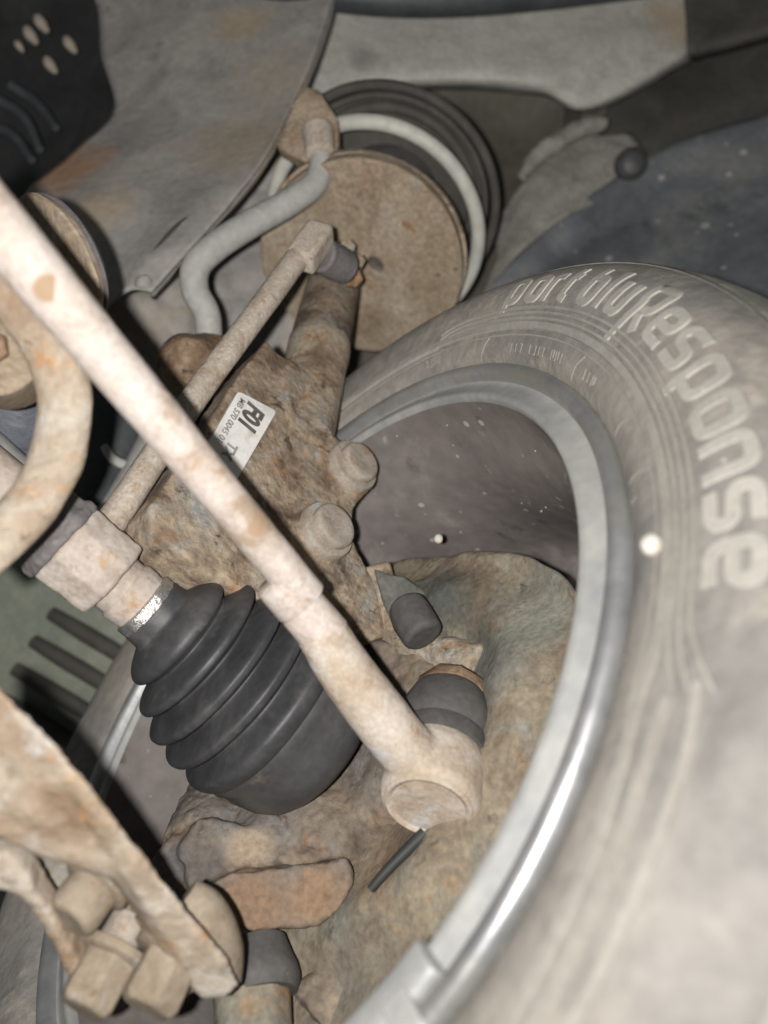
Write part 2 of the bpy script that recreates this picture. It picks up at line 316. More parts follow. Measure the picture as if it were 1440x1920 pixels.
def tag(o, label, cat, group=None, kind=None):
    if label: o['label'] = label
    if cat: o['category'] = cat
    if group: o['group'] = group
    if kind: o['kind'] = kind
    return o
def structure(o, label): o['kind'] = 'structure'; o['label'] = label; return o
NB = bmesh.new

# ------------------------------------------------------------------ the setting: sheet metal above and behind
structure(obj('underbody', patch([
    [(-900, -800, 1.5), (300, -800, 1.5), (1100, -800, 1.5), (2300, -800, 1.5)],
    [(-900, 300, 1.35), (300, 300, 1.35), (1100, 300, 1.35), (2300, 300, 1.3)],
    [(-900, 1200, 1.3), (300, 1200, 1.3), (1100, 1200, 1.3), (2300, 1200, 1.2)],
    [(-900, 2700, 1.3), (300, 2700, 1.3), (1100, 2700, 1.3), (2300, 2700, 1.2)]], 5), 'black', solid=.004), 'black shadowed underbody behind the suspension')  # black sheet stands in for the unlit void
structure(obj('wheel_arch_panel', patch([
    [(540, -120, .84), (700, -120, .86), (860, -120, .88), (1040, -120, .9), (1180, -120, .92), (1330, -120, .93)],
    [(575, 20, .82), (700, 20, .84), (860, 20, .855), (1040, 20, .87), (1180, 20, .89), (1310, 20, .9)],
    [(560, 110, .81), (700, 95, .82), (860, 85, .835), (1020, 95, .85), (1150, 75, .87), (1300, 60, .89)],
    [(560, 215, .80), (690, 160, .81), (850, 146, .825), (1010, 158, .84), (1110, 188, .855), (1290, 98, .88)],
    [(565, 240, .83), (692, 178, .85), (850, 164, .87), (1010, 176, .88), (1115, 205, .89), (1296, 112, .91)]], 8), 'arch', solid=.003, disp=.004, dsize=.05),
    'grey-green coated sheet metal of the wheel arch above the spring')
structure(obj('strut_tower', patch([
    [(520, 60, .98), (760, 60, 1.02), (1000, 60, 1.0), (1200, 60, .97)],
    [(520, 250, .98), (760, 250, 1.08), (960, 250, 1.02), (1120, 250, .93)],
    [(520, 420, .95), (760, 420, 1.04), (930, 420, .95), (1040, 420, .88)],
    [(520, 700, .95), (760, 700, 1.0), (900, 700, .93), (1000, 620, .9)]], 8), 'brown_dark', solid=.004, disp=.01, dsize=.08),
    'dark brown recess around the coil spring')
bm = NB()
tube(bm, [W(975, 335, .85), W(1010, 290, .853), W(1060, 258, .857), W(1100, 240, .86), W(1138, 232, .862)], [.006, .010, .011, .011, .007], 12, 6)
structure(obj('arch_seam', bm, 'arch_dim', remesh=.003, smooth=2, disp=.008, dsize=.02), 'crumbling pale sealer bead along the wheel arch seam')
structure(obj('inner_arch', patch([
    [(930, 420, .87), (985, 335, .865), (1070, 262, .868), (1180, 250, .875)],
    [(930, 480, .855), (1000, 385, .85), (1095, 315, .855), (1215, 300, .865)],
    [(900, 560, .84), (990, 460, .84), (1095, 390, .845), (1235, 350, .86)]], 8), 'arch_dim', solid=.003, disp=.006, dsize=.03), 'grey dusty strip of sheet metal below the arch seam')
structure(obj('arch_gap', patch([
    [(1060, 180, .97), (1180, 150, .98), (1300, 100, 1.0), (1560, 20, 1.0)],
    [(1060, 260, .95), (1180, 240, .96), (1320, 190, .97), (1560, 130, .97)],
    [(1100, 400, .95), (1200, 370, .95), (1340, 300, .96), (1560, 240, .96)]], 8), 'dark', solid=.004, disp=.008, dsize=.05), 'dark shadowed channel between wheel arch and liner')  # the recess shade is put into this dark colour
structure(obj('wing_edge', patch([
    [(1270, -120, .90), (1400, -120, .89), (1600, -120, .87)],
    [(1285, 20, .885), (1400, 10, .88), (1600, -20, .86)],
    [(1290, 95, .875), (1400, 70, .87), (1600, 10, .85)],
    [(1298, 112, .90), (1402, 86, .9), (1602, 26, .88)]], 8), 'dark', solid=.003), 'dark grey edge of the wing in the top right corner')
structure(obj('arch_liner', patch([
    [(900, 560, .85), (1010, 445, .846), (1130, 350, .846), (1290, 262, .84), (1600, 160, .82)],
    [(840, 620, .85), (1000, 510, .85), (1150, 420, .84), (1300, 370, .82), (1600, 290, .78)],
    [(760, 700, .86), (940, 600, .84), (1120, 510, .81), (1300, 470, .78), (1600, 420, .73)],
    [(680, 800, .90), (880, 720, .86), (1100, 640, .8), (1300, 600, .74), (1600, 560, .68)],
    [(600, 960, .95), (840, 860, .9), (1080, 760, .84), (1300, 720, .78), (1600, 690, .7)]], 8), 'liner', solid=.003, disp=.012, dsize=.09),
    'blue-black plastic wheel arch liner flecked with dirt')
ch = obj('chassis_rail', patch([
    [(120, -120, .84), (300, -120, .82), (450, -120, .80), (585, -120, .77), (650, -120, .76)],
    [(180, 0, .80), (300, 0, .78), (430, 0, .76), (565, 0, .742), (622, 0, .735)],
    [(190, 100, .77), (300, 110, .74), (420, 115, .725), (540, 105, .715), (592, 100, .71)],
    [(215, 205, .73), (300, 220, .70), (400, 230, .685), (500, 215, .675), (545, 205, .672)],
    [(130, 290, .69), (240, 310, .66), (350, 325, .645), (450, 312, .635), (495, 300, .632)],
    [(50, 360, .65), (160, 390, .62), (280, 405, .61), (370, 390, .604), (412, 405, .60)],
    [(40, 440, .62), (130, 480, .595), (220, 500, .585), (296, 470, .58), (346, 478, .578)],
    [(90, 570, .58), (140, 580, .575), (190, 585, .57), (240, 545, .566), (284, 548, .564)]], 8), 'chassis', solid=.003, disp=.005, dsize=.06)
structure(ch, 'grey-brown chassis rail sheet metal with rust patches')
def ribbon(a, b, n=8):
    A = catmull([W(*p) for p in a], n); B = catmull([W(*p) for p in b], n); bm = NB()
    va = [bm.verts.new(p) for p in A]; vb = [bm.verts.new(p) for p in B]
    for i in range(len(va) - 1): bm.faces.new((va[i], va[i + 1], vb[i + 1], vb[i]))
    return bm
obj('flange_return', ribbon([(637, -60, .75), (600, 80, .718), (548, 202, .676), (497, 300, .636), (413, 406, .604), (347, 479, .582), (285, 549, .568)],
                            [(650, -60, .80), (612, 80, .78), (560, 215, .76), (500, 320, .72), (414, 425, .68), (349, 495, .66), (286, 560, .64)]), 'chassis', ch, solid=.003)
bm = NB(); tube(bm, [W(385, 392, .607), W(338, 420, .594), W(296, 466, .582), W(243, 526, .57)], [.001, .0022, .0022, .001], 8, 6)
obj('seam_slit', bm, 'dark', ch)
bm = NB(); ball(bm, W(268, 530, .566), .0055, (1, 1.3, 1)); obj('weld_blob', bm, 'chassis', ch, disp=.005, dsize=.01)
structure(obj('subframe', patch([
    [(180, 500, .70), (330, 400, .74), (460, 320, .78), (660, 240, .84)],
    [(190, 570, .69), (320, 520, .72), (440, 460, .76), (660, 400, .82)],
    [(210, 640, .68), (310, 630, .70), (420, 600, .74), (620, 560, .80)],
    [(240, 780, .70), (330, 760, .72), (420, 740, .76), (580, 720, .80)]], 8), 'chassis', solid=.003, disp=.03, dsize=.035), 'mottled grey subframe metal behind the bent bar')
# dark bay top left with pale gleams of light modelled as lumps
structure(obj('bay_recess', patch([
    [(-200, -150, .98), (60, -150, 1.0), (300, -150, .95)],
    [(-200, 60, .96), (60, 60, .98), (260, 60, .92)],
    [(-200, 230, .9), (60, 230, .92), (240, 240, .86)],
    [(-200, 420, .86), (0, 400, .84), (140, 330, .78)]], 8), 'black', solid=.003, disp=.02, dsize=.06), 'black recess in the top left corner')  # shade of the void is in the black colour
for i, (x, y, r) in enumerate(((58, 66, .008), (78, 44, .008), (132, 84, .0075), (95, 122, .0075), (38, 88, .005))):  # pale lumps standing in for gleams of light
    bm = NB(); d = (W(x + 12, y + 18, .86) - W(x, y, .86)).normalized()
    tube(bm, [W(x, y, .86) - d * r * 1.3, W(x, y, .86), W(x, y, .86) + d * r * 1.5], [r * .55, r * .8, r * .45], 12, 4)
    tag(obj('light_gleam', bm, 'bolt_grey', subsurf=1, disp=.004, dsize=.01), ['second pale light gleam from the left in the dark recess', 'topmost pale light gleam in the dark recess', 'pale light gleam furthest to the right in the dark recess', 'lowest pale light gleam in the dark recess', 'smallest pale light gleam in the dark recess'][i], 'clip', 'light gleams in the dark top left recess')
for i, pts in enumerate(([(-40, 170, .80), (40, 215, .8), (75, 280, .78)], [(-40, 235, .80), (20, 250, .8), (60, 300, .78)], [(20, 160, .82), (70, 195, .82), (105, 240, .80)])):
    bm = NB(); tube(bm, [W(*p) for p in pts], [.005, .0055, .004], 12, 6)
    tag(obj('cable', bm, 'hose'), ['dark cable lying longest across the recess at the left edge', 'lowest dark cable in the top left recess', 'short dark cable nearest the chassis rail in the recess'][i], 'cable', 'cables in the dark top left recess')
bm = NB(); tube(bm, [W(480, -40, .74), W(650, -8, .75), W(820, 0, .76), W(1020, -14, .77), W(1300, -50, .78)], .015, 16, 6)
tag(obj('hose', bm, 'hose'), 'dark hose running along the top edge above the arch panel', 'hose')
pc = empty('push_clip', W(1186, 306, .845), 'round black push clip in the arch liner top corner', 'clip')
bm = NB(); pn = -(FW * .9 - DN * .2).normalized(); lathe(bm, W(1186, 306, .826), pn, [(-.004, .0142), (0, .0142), (.003, .013), (.0055, .009), (.0065, .0003)], 32); obj('head', bm, 'rubber', pc)
bm = NB(); lathe(bm, W(1186, 306, .832), pn, [(-.01, .017), (0, .017), (.001, .015)], 32); obj('collar', bm, 'black', pc)
# green ribbed liner far left, behind the driveshaft
g = obj('splash_guard', patch([
    [(-150, 1000, .80), (60, 1030, .80), (240, 1080, .80), (420, 1140, .82)],
    [(-150, 1150, .80), (60, 1180, .79), (230, 1190, .79), (400, 1230, .82)],
    [(-150, 1300, .80), (40, 1320, .79), (200, 1340, .79), (380, 1360, .82)],
    [(-150, 1460, .82), (40, 1460, .82), (200, 1480, .82), (380, 1500, .84)]], 6), 'green', solid=.003)
tag(g, 'green-grey ribbed plastic guard behind the driveshaft', 'guard')
for k in range(4):
    bm = NB(); x, y = 96 - 34 * k, 1150 + 52 * k
    tube(bm, [W(x, y, .782), W(x + 60, y + 36, .776), W(x + 125, y + 75, .776), W(x + 190, y + 118, .79)], [.007, .0085, .0085, .008], 12, 4)
    obj('rib', bm, 'dark', g)

# ------------------------------------------------------------------ wheel
CW = c2w(V(-0.05253638, 0.08654678, 0.399))
uc = NC.cross(V(0, 1, 0)).normalized(); vc = NC.cross(uc)
WU, WV = c2w_dir(uc), c2w_dir(vc)
def ringpt(t, r, off):
    a = math.radians(t); return CW + AX * off + (WU * math.cos(a) + WV * math.sin(a)) * r
def revolve(prof, seg=160):
    bm = NB(); rings = [[bm.verts.new(ringpt(360 * k / seg, r, o)) for k in range(seg)] for r, o in prof]
    for a, b in zip(rings, rings[1:]):
        for k in range(seg): bm.faces.new((a[k], a[(k + 1) % seg], b[(k + 1) % seg], b[k]))
    return bm
side = [(.199, .012), (.2055, .0015), (.213, -.005), (.224, -.0085), (.235, -.0105), (.245, -.0115), (.255, -.0105), (.265, -.006), (.2735, .001), (.281, .011), (.287, .024), (.290, .04)]
def soff(r):
    for (a, p), (b, q) in zip(side, side[1:]):
        if r <= b: return p + (q - p) * (r - a) / (b - a)
    return side[-1][1]
wheel = empty('wheel', CW, 'car wheel with dusty tyre and silver rim filling the right side', 'wheel')
fine = []
sp = catmull([V(r, o, 0) for r, o in side], 5)
def soff(r):
    for a, b in zip(sp, sp[1:]):
        if r <= b.x: return a.y + (b.y - a.y) * (r - a.x) / max(1e-9, b.x - a.x)
    return sp[-1].y
prof = [(v.x, v.y) for v in sp if v.x < .2752]
tread = [(v.x, v.y) for v in sp if v.x > .2738] + [(.2915, .06), (.2918, .10), (.2915, .15), (.287, .178), (.275, .195), (.25, .206), (.22, .205), (.202, .19)]
tyre = obj('tyre', revolve(prof), 'tyre', wheel, angle=80)
tr_ = obj('tread', revolve(tread), 'tread', tyre, angle=80, disp=.0012, dsize=.01)
rim = obj('rim', revolve([(.200, .0125), (.2046, .006), (.2050, .001), (.2042, -.0022), (.2022, -.0038), (.1995, -.004), (.1972, -.0025), (.1962, .0005), (.1957, .003)], 180), 'alloy', wheel, angle=80)
obj('band', revolve([(.1957, .003), (.1945, .0033), (.192, .0025), (.187, .0005), (.1843, -.0005), (.1828, .0008), (.1822, .004)], 180), 'alloy_dull', rim, angle=80)
obj('barrel', revolve([(.1822, .004), (.181, .016), (.178, .03), (.172, .045), (.168, .06), (.167, .09), (.170, .11), (.176, .14), (.178, .165), (.17, .178), (.12, .172), (.06, .165), (.001, .165)], 180), 'barrel', rim, angle=60)
# clip-on balance weight on the rim lip at the bottom
bm = NB()
def lip_block(t0, t1, prof, n=8):
    b = NB(); rows = [[b.verts.new(ringpt(t0 + (t1 - t0) * i / n, r, o)) for r, o in prof] for i in range(n + 1)]
    k = len(prof)
    for A, B in zip(rows, rows[1:]):
        for j in range(k): b.faces.new((A[j], A[(j + 1) % k], B[(j + 1) % k], B[j]))
    b.faces.new(rows[0][::-1]); b.faces.new(rows[-1]); return b
obj('balance_weight', lip_block(197, 214, [(.1815, 0), (.1825, -.0045), (.190, -.0058), (.1945, -.0045), (.1955, -.002), (.1945, .003)]), 'alloy_dull', rim, bevel=.0012)
obj('weight_clip', lip_block(200, 203, [(.190, -.0066), (.198, -.0058), (.2035, -.0046), (.2055, -.0022), (.2045, .001), (.198, .0)]), 'alloy_dull', rim, bevel=.0008)
def stroke(pts, wd, h, flip=False):
    """raised ribbon on the sidewall: pts [(angle, radius)], full width wd (m), height h"""
    b = NB(); n = len(pts); rows = []
    X = [V(math.radians(t) * .2475, r, 0) for t, r in pts]     # developed plane
    for i in range(n):
        if i == 0: d = (X[1] - X[0]).normalized(); nn = V(-d.y, d.x, 0); k = 1
        elif i == n - 1: d = (X[-1] - X[-2]).normalized(); nn = V(-d.y, d.x, 0); k = 1
        else:
            d1 = (X[i] - X[i - 1]).normalized(); d2 = (X[i + 1] - X[i]).normalized(); d = (d1 + d2).normalized(); nn = V(-d.y, d.x, 0)
            k = min(1.6, 1 / max(.5, d.dot(d1)))
        wdi = wd(i / (n - 1)) if callable(wd) else wd
        row = []
        for s, hh in ((-.5, -.0004), (-.42, h), (.42, h), (.5, -.0004)):
            q = X[i] + nn * wdi * s * k
            row.append(b.verts.new(ringpt(math.degrees(q.x / .2475), q.y, soff(q.y) - hh)))
        rows.append(row)
    for A, B in zip(rows, rows[1:]):
        for j in range(3): b.faces.new((A[j], A[j + 1], B[j + 1], B[j]))
    b.faces.new(rows[0][::-1]); b.faces.new(rows[-1]); return b
def dens(pl, close=False, n=5):
    """round off the corners of a polyline"""
    out = []
    for i, p in enumerate(pl):
        if i in (0, len(pl) - 1): out.append(p); continue
        a, c = pl[i - 1], pl[i + 1]
        def to(q, d):
            L = math.hypot(q[0] - p[0], q[1] - p[1]); k = min(d, L * .48) / L; return (p[0] + (q[0] - p[0]) * k, p[1] + (q[1] - p[1]) * k)
        A, B = to(a, .27), to(c, .27)
        for j in range(n + 1):
            t = j / n; out.append(((1 - t) ** 2 * A[0] + 2 * t * (1 - t) * p[0] + t * t * B[0], (1 - t) ** 2 * A[1] + 2 * t * (1 - t) * p[1] + t * t * B[1]))
    res = [out[0]]
    for q in out[1:]:
        L = math.hypot(q[0] - res[-1][0], q[1] - res[-1][1]); k = max(1, int(L / .12)); p0 = res[-1]
        for j in range(1, k + 1): res.append((p0[0] + (q[0] - p0[0]) * j / k, p0[1] + (q[1] - p0[1]) * j / k))
    return res
G = {  # stroke shapes in a box about 1 wide, x height 1
 'b': [[(.12, 1.3), (.12, .1), (.9, .1), (.9, .9), (.12, .9)]],
 'l': [[(.2, 1.3), (.2, 0.02)]],
 'u': [[(.1, 1), (.1, .1), (.9, .1), (.9, 1)]],
 'R': [[(-.02, -.5), (.22, .62), (.05, .75), (.05, 1.2), (.95, 1.2), (.95, .55), (.45, .45), (.85, -.05)]],
 'e': [[(.92, .1), (.1, .1), (.1, .9), (.9, .9), (.9, .48), (.2, .48)]],
 's': [[(.06, .1), (.9, .1), (.9, .5), (.12, .5), (.12, .9), (.95, .9)]],
 'p': [[(.1, -.28), (.1, .9), (.9, .9), (.9, .1), (.12, .1)]],
 'o': [[(.5, .1), (.1, .1), (.1, .9), (.9, .9), (.9, .1), (.5, .1)]],
 'n': [[(.1, 0), (.1, .9), (.9, .9), (.9, 0)]],
 'r': [[(.1, 0), (.1, .9), (.75, .9)]],
 't': [[(.3, 1.25), (.3, .1), (.75, .1)], [(.0, .88), (.75, .88)]],
 'S': [[(.06, .1), (.9, .1), (.9, .55), (.12, .55), (.12, 1.1), (.95, 1.1)]],
}
XH, R0 = .0185, .2383
def letter(ch_, tc_, wid, sw=.0052):
    for k, pl in enumerate(G[ch_]):
        pts = [(tc_ + math.degrees((x - .5) * wid / .2475), R0 + y * XH) for x, y in dens(pl)]
        yield stroke(pts, sw, .0007)
for ch_, tc_, wid in (('p', 99.2, .012), ('o', 103.6, .013), ('r', 107.3, .010), ('t', 110.4, .010), ('b', 115.2, .0125), ('l', 118.6, .006), ('u', 121.6, .012), ('R', 126.6, .0155),
                      ('e', 131.6, .0165), ('s', 136.4, .0165), ('p', 141.6, .017), ('o', 146.8, .017), ('n', 151.6, .0165), ('s', 156.4, .0165), ('e', 161.3, .0165)):
    for b in letter(ch_, tc_, wid): obj('letter', b, 'tyre_mark', tyre, angle=50)
def arc(t0, t1, r0, r1=None, n=40):
    r1 = r1 or r0; return [(t0 + (t1 - t0) * i / n, r0 + (r1 - r0) * i / n) for i in range(n + 1)]
def bent(pts, n=8): return [(v.x, v.y) for v in catmull([V(a, b * 100, 0) for a, b in pts], n)] 
def rib(pts, wd=.0013, h=.0007): 
    v = catmull([V(a, b, 0) for a, b in pts], 10); obj('rib', stroke([(q.x, q.y) for q in v], wd, h), 'tyre_rib', tyre, angle=60)
for r_, e_ in ((.2283, .0), (.2315, .002), (.2347, .006)):
    rib([(84, r_ - .004), (87, r_ - .001), (92, r_), (105, r_), (120, r_), (135, r_), (150, r_), (160, r_), (165, r_ + e_ * .15), (168, r_ + .002 + e_ * .6), (170.5, r_ + .006 + e_)], .0016, .0008)
rib([(62, .2225), (90, .2240), (120, .2245), (150, .2245), (166, .2245), (171, .2222), (176, .2235), (185, .2265), (200, .229), (225, .23)], .0042, .0011)
rib([(40, .215), (90, .2188), (130, .2195), (160, .2195), (172, .2185)], .0008, .0004)
rib([(171, .2335), (176, .2325), (184, .2345), (200, .2365), (225, .238)], .0034, .0018)
rib([(170, .2425), (175, .2445), (182, .2445), (200, .2465), (225, .248)], .0034, .0018)
rib([(84, .2235), (70, .2225), (50, .222)], .006, .0009)
rib([(60, .2735), (100, .2742), (130, .2745), (160, .2747), (200, .2747)], .0022, .0008)
for t_ in (96, 121.5, 137.5, 146): rib([(t_, .2072), (t_ + .6, .2135), (t_ + 1.6, .2185)], .0009, .0004)
for t_ in (148.5, 166.2, 191): rib([(t_, .2062), (t_ + .4, .2085), (t_ + .7, .2105)], .0008, .0006)
# small moulded marks in the bead band, too worn to read
for k, (t_, r_) in enumerate([(81.5 + i * 1.1, .2135) for i in range(4)] + [(104 + i * 1.25, .2125) for i in range(12)] + [(124.5 + i * 1.5, .2125) for i in range(3)]):
    if k in (7, 12): continue
    q = random.choice([[(t_, r_ - .002), (t_, r_ + .002)], [(t_ - .35, r_ - .002), (t_ + .3, r_ - .002), (t_ + .3, r_ + .002)], [(t_ - .3, r_ + .002), (t_ + .3, r_ + .0018), (t_ + .1, r_ - .002)], [(t_ - .3, r_ - .002), (t_ - .3, r_ + .002), (t_ + .35, r_ + .002), (t_ + .35, r_ - .001)]])
    obj('mould_mark', stroke(q, .0007, .0004), 'tyre_rib', tyre)
for t_, r_ in ((143.2, .2459), (152.0, .2462)):
    b = NB(); ball(b, ringpt(t_, r_, soff(r_) - .0002), .0009); obj('vent_nub', b, 'tyre_mark', tyre)
bm = NB(); pp = ringpt(157.1, .2188, soff(.2188) - .002); ball(bm, pp, .0036, (1, 1, 1.05))
tag(obj('pebble', bm, 'white', disp=.0012, dsize=.006), 'round white pebble stuck to the tyre sidewall', 'pebble')
bm = NB(); ball(bm, W(822, 1010, .462), .0028); tag(obj('pebble', bm, 'white', disp=.001, dsize=.004), 'tiny white pebble inside the rim barrel above the brake shield', 'pebble')

rg = random.Random(3); b = NB()
for k in range(70):
    t_, o_ = rg.uniform(55, 165), rg.uniform(.012, .10); r_ = .182 - o_ * .17
    c_ = ringpt(t_, r_, o_); rr = rg.choice((.0003, .0004, .0005, .0006, .0008)); bmesh.ops.create_icosphere(b, subdivisions=1, radius=rr, matrix=Matrix.Translation(c_))
gr_ = obj('grit', b, 'tyre_mark', rim); gr_['kind'] = 'stuff'
# ------------------------------------------------------------------ brake shield and steering knuckle
SH = CW + AX * .045
bm = NB(); x_, y_ = frame(AX)
def shield_r(t):  # outline radius by wheel angle
    k = math.radians(t)
    return .143 + .004 * math.sin(3 * k + .6) - (.022 * max(0, math.cos(math.radians(t - 85))) ** 3)
rows = []
SHP = [(.16, .018), (.3, .016), (.45, .012), (.6, .002), (.68, -.004), (.76, -.004), (.83, .003), (.9, .006), (.96, .005), (.99, .007), (1.0, .012)]
for f_, o_ in SHP:
    rows.append([])
    for k in range(120):
        t = 3 * k; r = shield_r(t) * f_
        oo = o_ + .004 * noise.noise(V(math.cos(math.radians(t)) * 2, math.sin(math.radians(t)) * 2, f_ * 3))
        if 100 < t < 150 and .5 < f_ < .97: oo += .008 * math.sin((t - 100) / 50 * math.pi)
        rows[-1].append(bm.verts.new(ringpt(t, r, .058 + oo)))
for a, b in zip(rows, rows[1:]):
    for k in range(120): bm.faces.new((a[k], a[(k + 1) % 120], b[(k + 1) % 120], b[k]))
shield = obj('brake_shield', bm, 'mud', subsurf=1, solid=.003, disp=.006, dsize=.025)
tag(shield, 'mud-caked round brake shield inside the rim', 'brake shield')

KN = c2w(V(-.017, .114, .42))
kn = empty('steering_knuckle', KN, 'rust-brown steering knuckle casting around the driveshaft end', 'knuckle')
bm = NB()
lathe(bm, CW + AX * .055, AX, [(0, .05), (.01, .058), (.03, .062), (.04, .05)], 32)
tube(bm, [W(600, 1450, .51), W(600, 1570, .415), W(590, 1660, .385)], [.036, .036, .030], 16, 4)
tube(bm, [W(430, 1490, .455), W(390, 1570, .405), W(350, 1630, .385)], [.024, .022, .018], 16, 4)
tube(bm, [W(520, 1560, .41), W(500, 1640, .378)], [.028, .022], 16)
tube(bm, [W(740, 1200, .455), W(720, 1300, .455), W(660, 1380, .46)], [.018, .022, .036], 16, 4)
tube(bm, [W(690, 1600, .40), W(740, 1680, .385), W(700, 1820, .36), W(600, 1930, .345)], [.022, .022, .022, .022], 16, 4)
prism(bm, [W(x, y, z) for x, y, z in ((330, 1590, .366), (372, 1530, .372), (440, 1545, .376), (510, 1564, .378), (514, 1615, .372), (580, 1640, .366), (440, 1675, .358), (360, 1680, .358))], ray(420, 1600) * .05)
prism(bm, [W(x, y, z) for x, y, z in ((378, 1690, .348), (392, 1655, .350), (440, 1632, .352), (560, 1622, .355), (655, 1605, .360), (662, 1650, .356), (640, 1705, .350), (590, 1738, .346), (480, 1746, .343), (405, 1728, .345))], ray(520, 1690) * .06)
prism(bm, [W(x, y, z) for x, y, z in ((280, 1615, .370), (325, 1560, .376), (375, 1590, .374), (410, 1660, .362), (350, 1710, .358), (295, 1670, .365))], ray(340, 1620) * .05)
obj('body', bm, 'knuckle', kn, remesh=.0018, smooth=14, disp=.005, dsize=.010)
bm = NB()
tube(bm, [W(700, 1065, .470), W(725, 1130, .462), W(765, 1205, .445), W(840, 1235, .422), W(905, 1255, .405)], [.010, .011, .012, .0125, .013], 18, 5)
obj('steering_arm', bm, 'rust', kn, remesh=.002, smooth=4, disp=.004, dsize=.010)
bm = NB(); prism(bm, [W(x, y, z) for x, y, z in ((700, 1066, .456), (760, 1082, .453), (818, 1122, .446), (842, 1185, .438), (800, 1218, .434), (735, 1185, .44), (715, 1120, .45))], ray(760, 1140) * .03)
obj('sensor_tab', bm, 'dark_mud', kn, remesh=.0018, smooth=4, disp=.003, dsize=.012)
sd = (W(845, 1175, .425) - W(745, 1215, .425)).normalized()
bm = NB(); a_ = W(752, 1160, .40); d_ = (W(790, 1215, .397) - a_).normalized()
tube(bm, [W(762, 1135, .422), W(774, 1160, .414), W(796, 1196, .406)], [.0108, .0116, .0114], 22)
obj('sensor_sleeve', bm, 'rubber_dusty', kn, bevel=.003, disp=.0012, dsize=.012)

# lower ball joint boot under the boss
bj = empty('ball_joint', W(480, 1800, .335), 'lower ball joint with grey rubber boot at the bottom of the knuckle', 'ball joint')
ax_ = (W(470, 1720, .35) - W(478, 1900, .322)).normalized()
bm = NB(); lathe(bm, W(488, 1838, .338), ax_, [(-.006, .0155), (-.003, .017), (0, .0176), (.004, .017), (.009, .0150), (.016, .0125)], 36)
obj('rubber_boot', bm, 'rubber_dusty', bj, disp=.0015, dsize=.02)
bm = NB(); lathe(bm, W(474, 1900, .330), ax_, [(-.03, .016), (.0, .0165), (.0095, .0165), (.012, .0155)], 36, jitter=.08)
obj('housing', bm, 'mud', bj, disp=.002, dsize=.012)

# ------------------------------------------------------------------ strut
SEAT = W(677, 497, .645)
st = empty('suspension_strut', W(575, 760, .51), 'rusty strut with two-bolt clamp bracket and round spring seat', 'strut')
BOT = W(572, 770, .512)
sax = (SEAT - BOT).normalized()
bm = NB(); L_ = (SEAT - BOT).length
lathe(bm, BOT, (W(634, 500, .645) - BOT), [(-.03, .0225), (0, .0225), (.06, .0222), (.062, .023), (.075, .023), (.077, .0222), (L_, .0215)], 40)
obj('tube', bm, 'rust', st, disp=.0016, dsize=.012)
BP = W(550, 880, .45); BN = -FY
BR = [(500, 640), (560, 700), (585, 742), (615, 805), (652, 838), (690, 848), (704, 885), (690, 918), (662, 955), (662, 1010), (690, 1068), (722, 1130), (744, 1185), (700, 1200), (600, 1160), (470, 1118), (392, 1078), (300, 1005), (284, 985), (280, 950), (330, 880), (400, 780), (450, 700)]
bm = NB()
prism(bm, [onplane(x, y, BP, BN) for x, y in BR], FY * .026)
# pressed ridge and raised pads
q1 = onplane(655, 880, BP, BN); q2 = onplane(605, 1000, BP, BN)
for q_ in (q1, q2): lathe(bm, q_ + FY * .004, BN, [(-.012, .019), (.005, .0185), (.0065, .016)], 28)
tube(bm, [onplane(560, 690, BP, BN) + FY * .022, onplane(520, 780, BP, BN) + FY * .022, onplane(480, 860, BP, BN) + FY * .022], [.025, .024, .018], 20, 5)
obj('clamp_bracket', bm, 'rust', st, remesh=.0014, smooth=4, disp=.0022, dsize=.012)
for q_, rr in ((q1, .0135), (q2, .0138)):
    bm = NB(); lathe(bm, q_ - BN * .001, BN, [(0, .0178), (.0065, .0178), (.008, .0168), (.0085, .0145)], 36); fl = obj('bolt', bm, 'bolt_grey', st, disp=.0006, dsize=.006)
    bm = NB(); lathe(bm, q_ + BN * .008, BN, [(-.001, rr), (.0035, rr), (.005, rr * .93), (.0056, rr * .8), (.0049, rr * .45), (.0047, .0005)], 36); obj('bolt_head', bm, 'bolt_grey', fl, disp=.0006, dsize=.005)
# spring seat: dished disc with a drain hole
x_, y_ = frame(sax); bm = NB()
def seatpt(px, py): return onplane(px, py, SEAT, sax)
outl = []
for k in range(72):
    a = math.tau * k / 72; rr = .0865 + .0015 * math.sin(3 * a)
    p = SEAT + (x_ * math.cos(a) + y_ * math.sin(a)) * rr
    outl.append(p)
hc = seatpt(704, 497); hole = [hc + (x_ * math.cos(math.tau * k / 16) * .0052 + y_ * math.sin(math.tau * k / 16) * .0075) for k in range(16)]
vo_ = [bm.verts.new(p) for p in outl]; vh_ = [bm.verts.new(p) for p in hole]
ed = [bm.edges.new((vo_[k], vo_[(k + 1) % 72])) for k in range(72)] + [bm.edges.new((vh_[k], vh_[(k + 1) % 16])) for k in range(16)]
bmesh.ops.triangle_fill(bm, use_beauty=True, edges=ed)
fs = [f for f in bm.faces if (f.calc_center_median() - hc).length > .003 or len(f.verts) != 16]
fs = list(bm.faces)
inner = [f for f in fs if all(v in vh_ for v in f.verts)]
for f in inner: bm.faces.remove(f)
ex = bmesh.ops.extrude_face_region(bm, geom=list(bm.faces))
for e_ in ex['geom']:
    if isinstance(e_, bmesh.types.BMVert): e_.co += sax * .012
obj('spring_seat', bm, 'rust_flat', st, bevel=.002, angle=30)
bm = NB(); lathe(bm, SEAT, sax, [(.012, .0875), (.016, .088), (.02, .086), (.022, .08)], 64)
obj('seat_rim', bm, 'rust', st)
bm = NB(); lathe(bm, SEAT + sax * .012, sax, [(0, .079), (.03, .076), (.036, .06), (.12, .05)], 48)
obj('dust_cover', bm, 'purple', st)
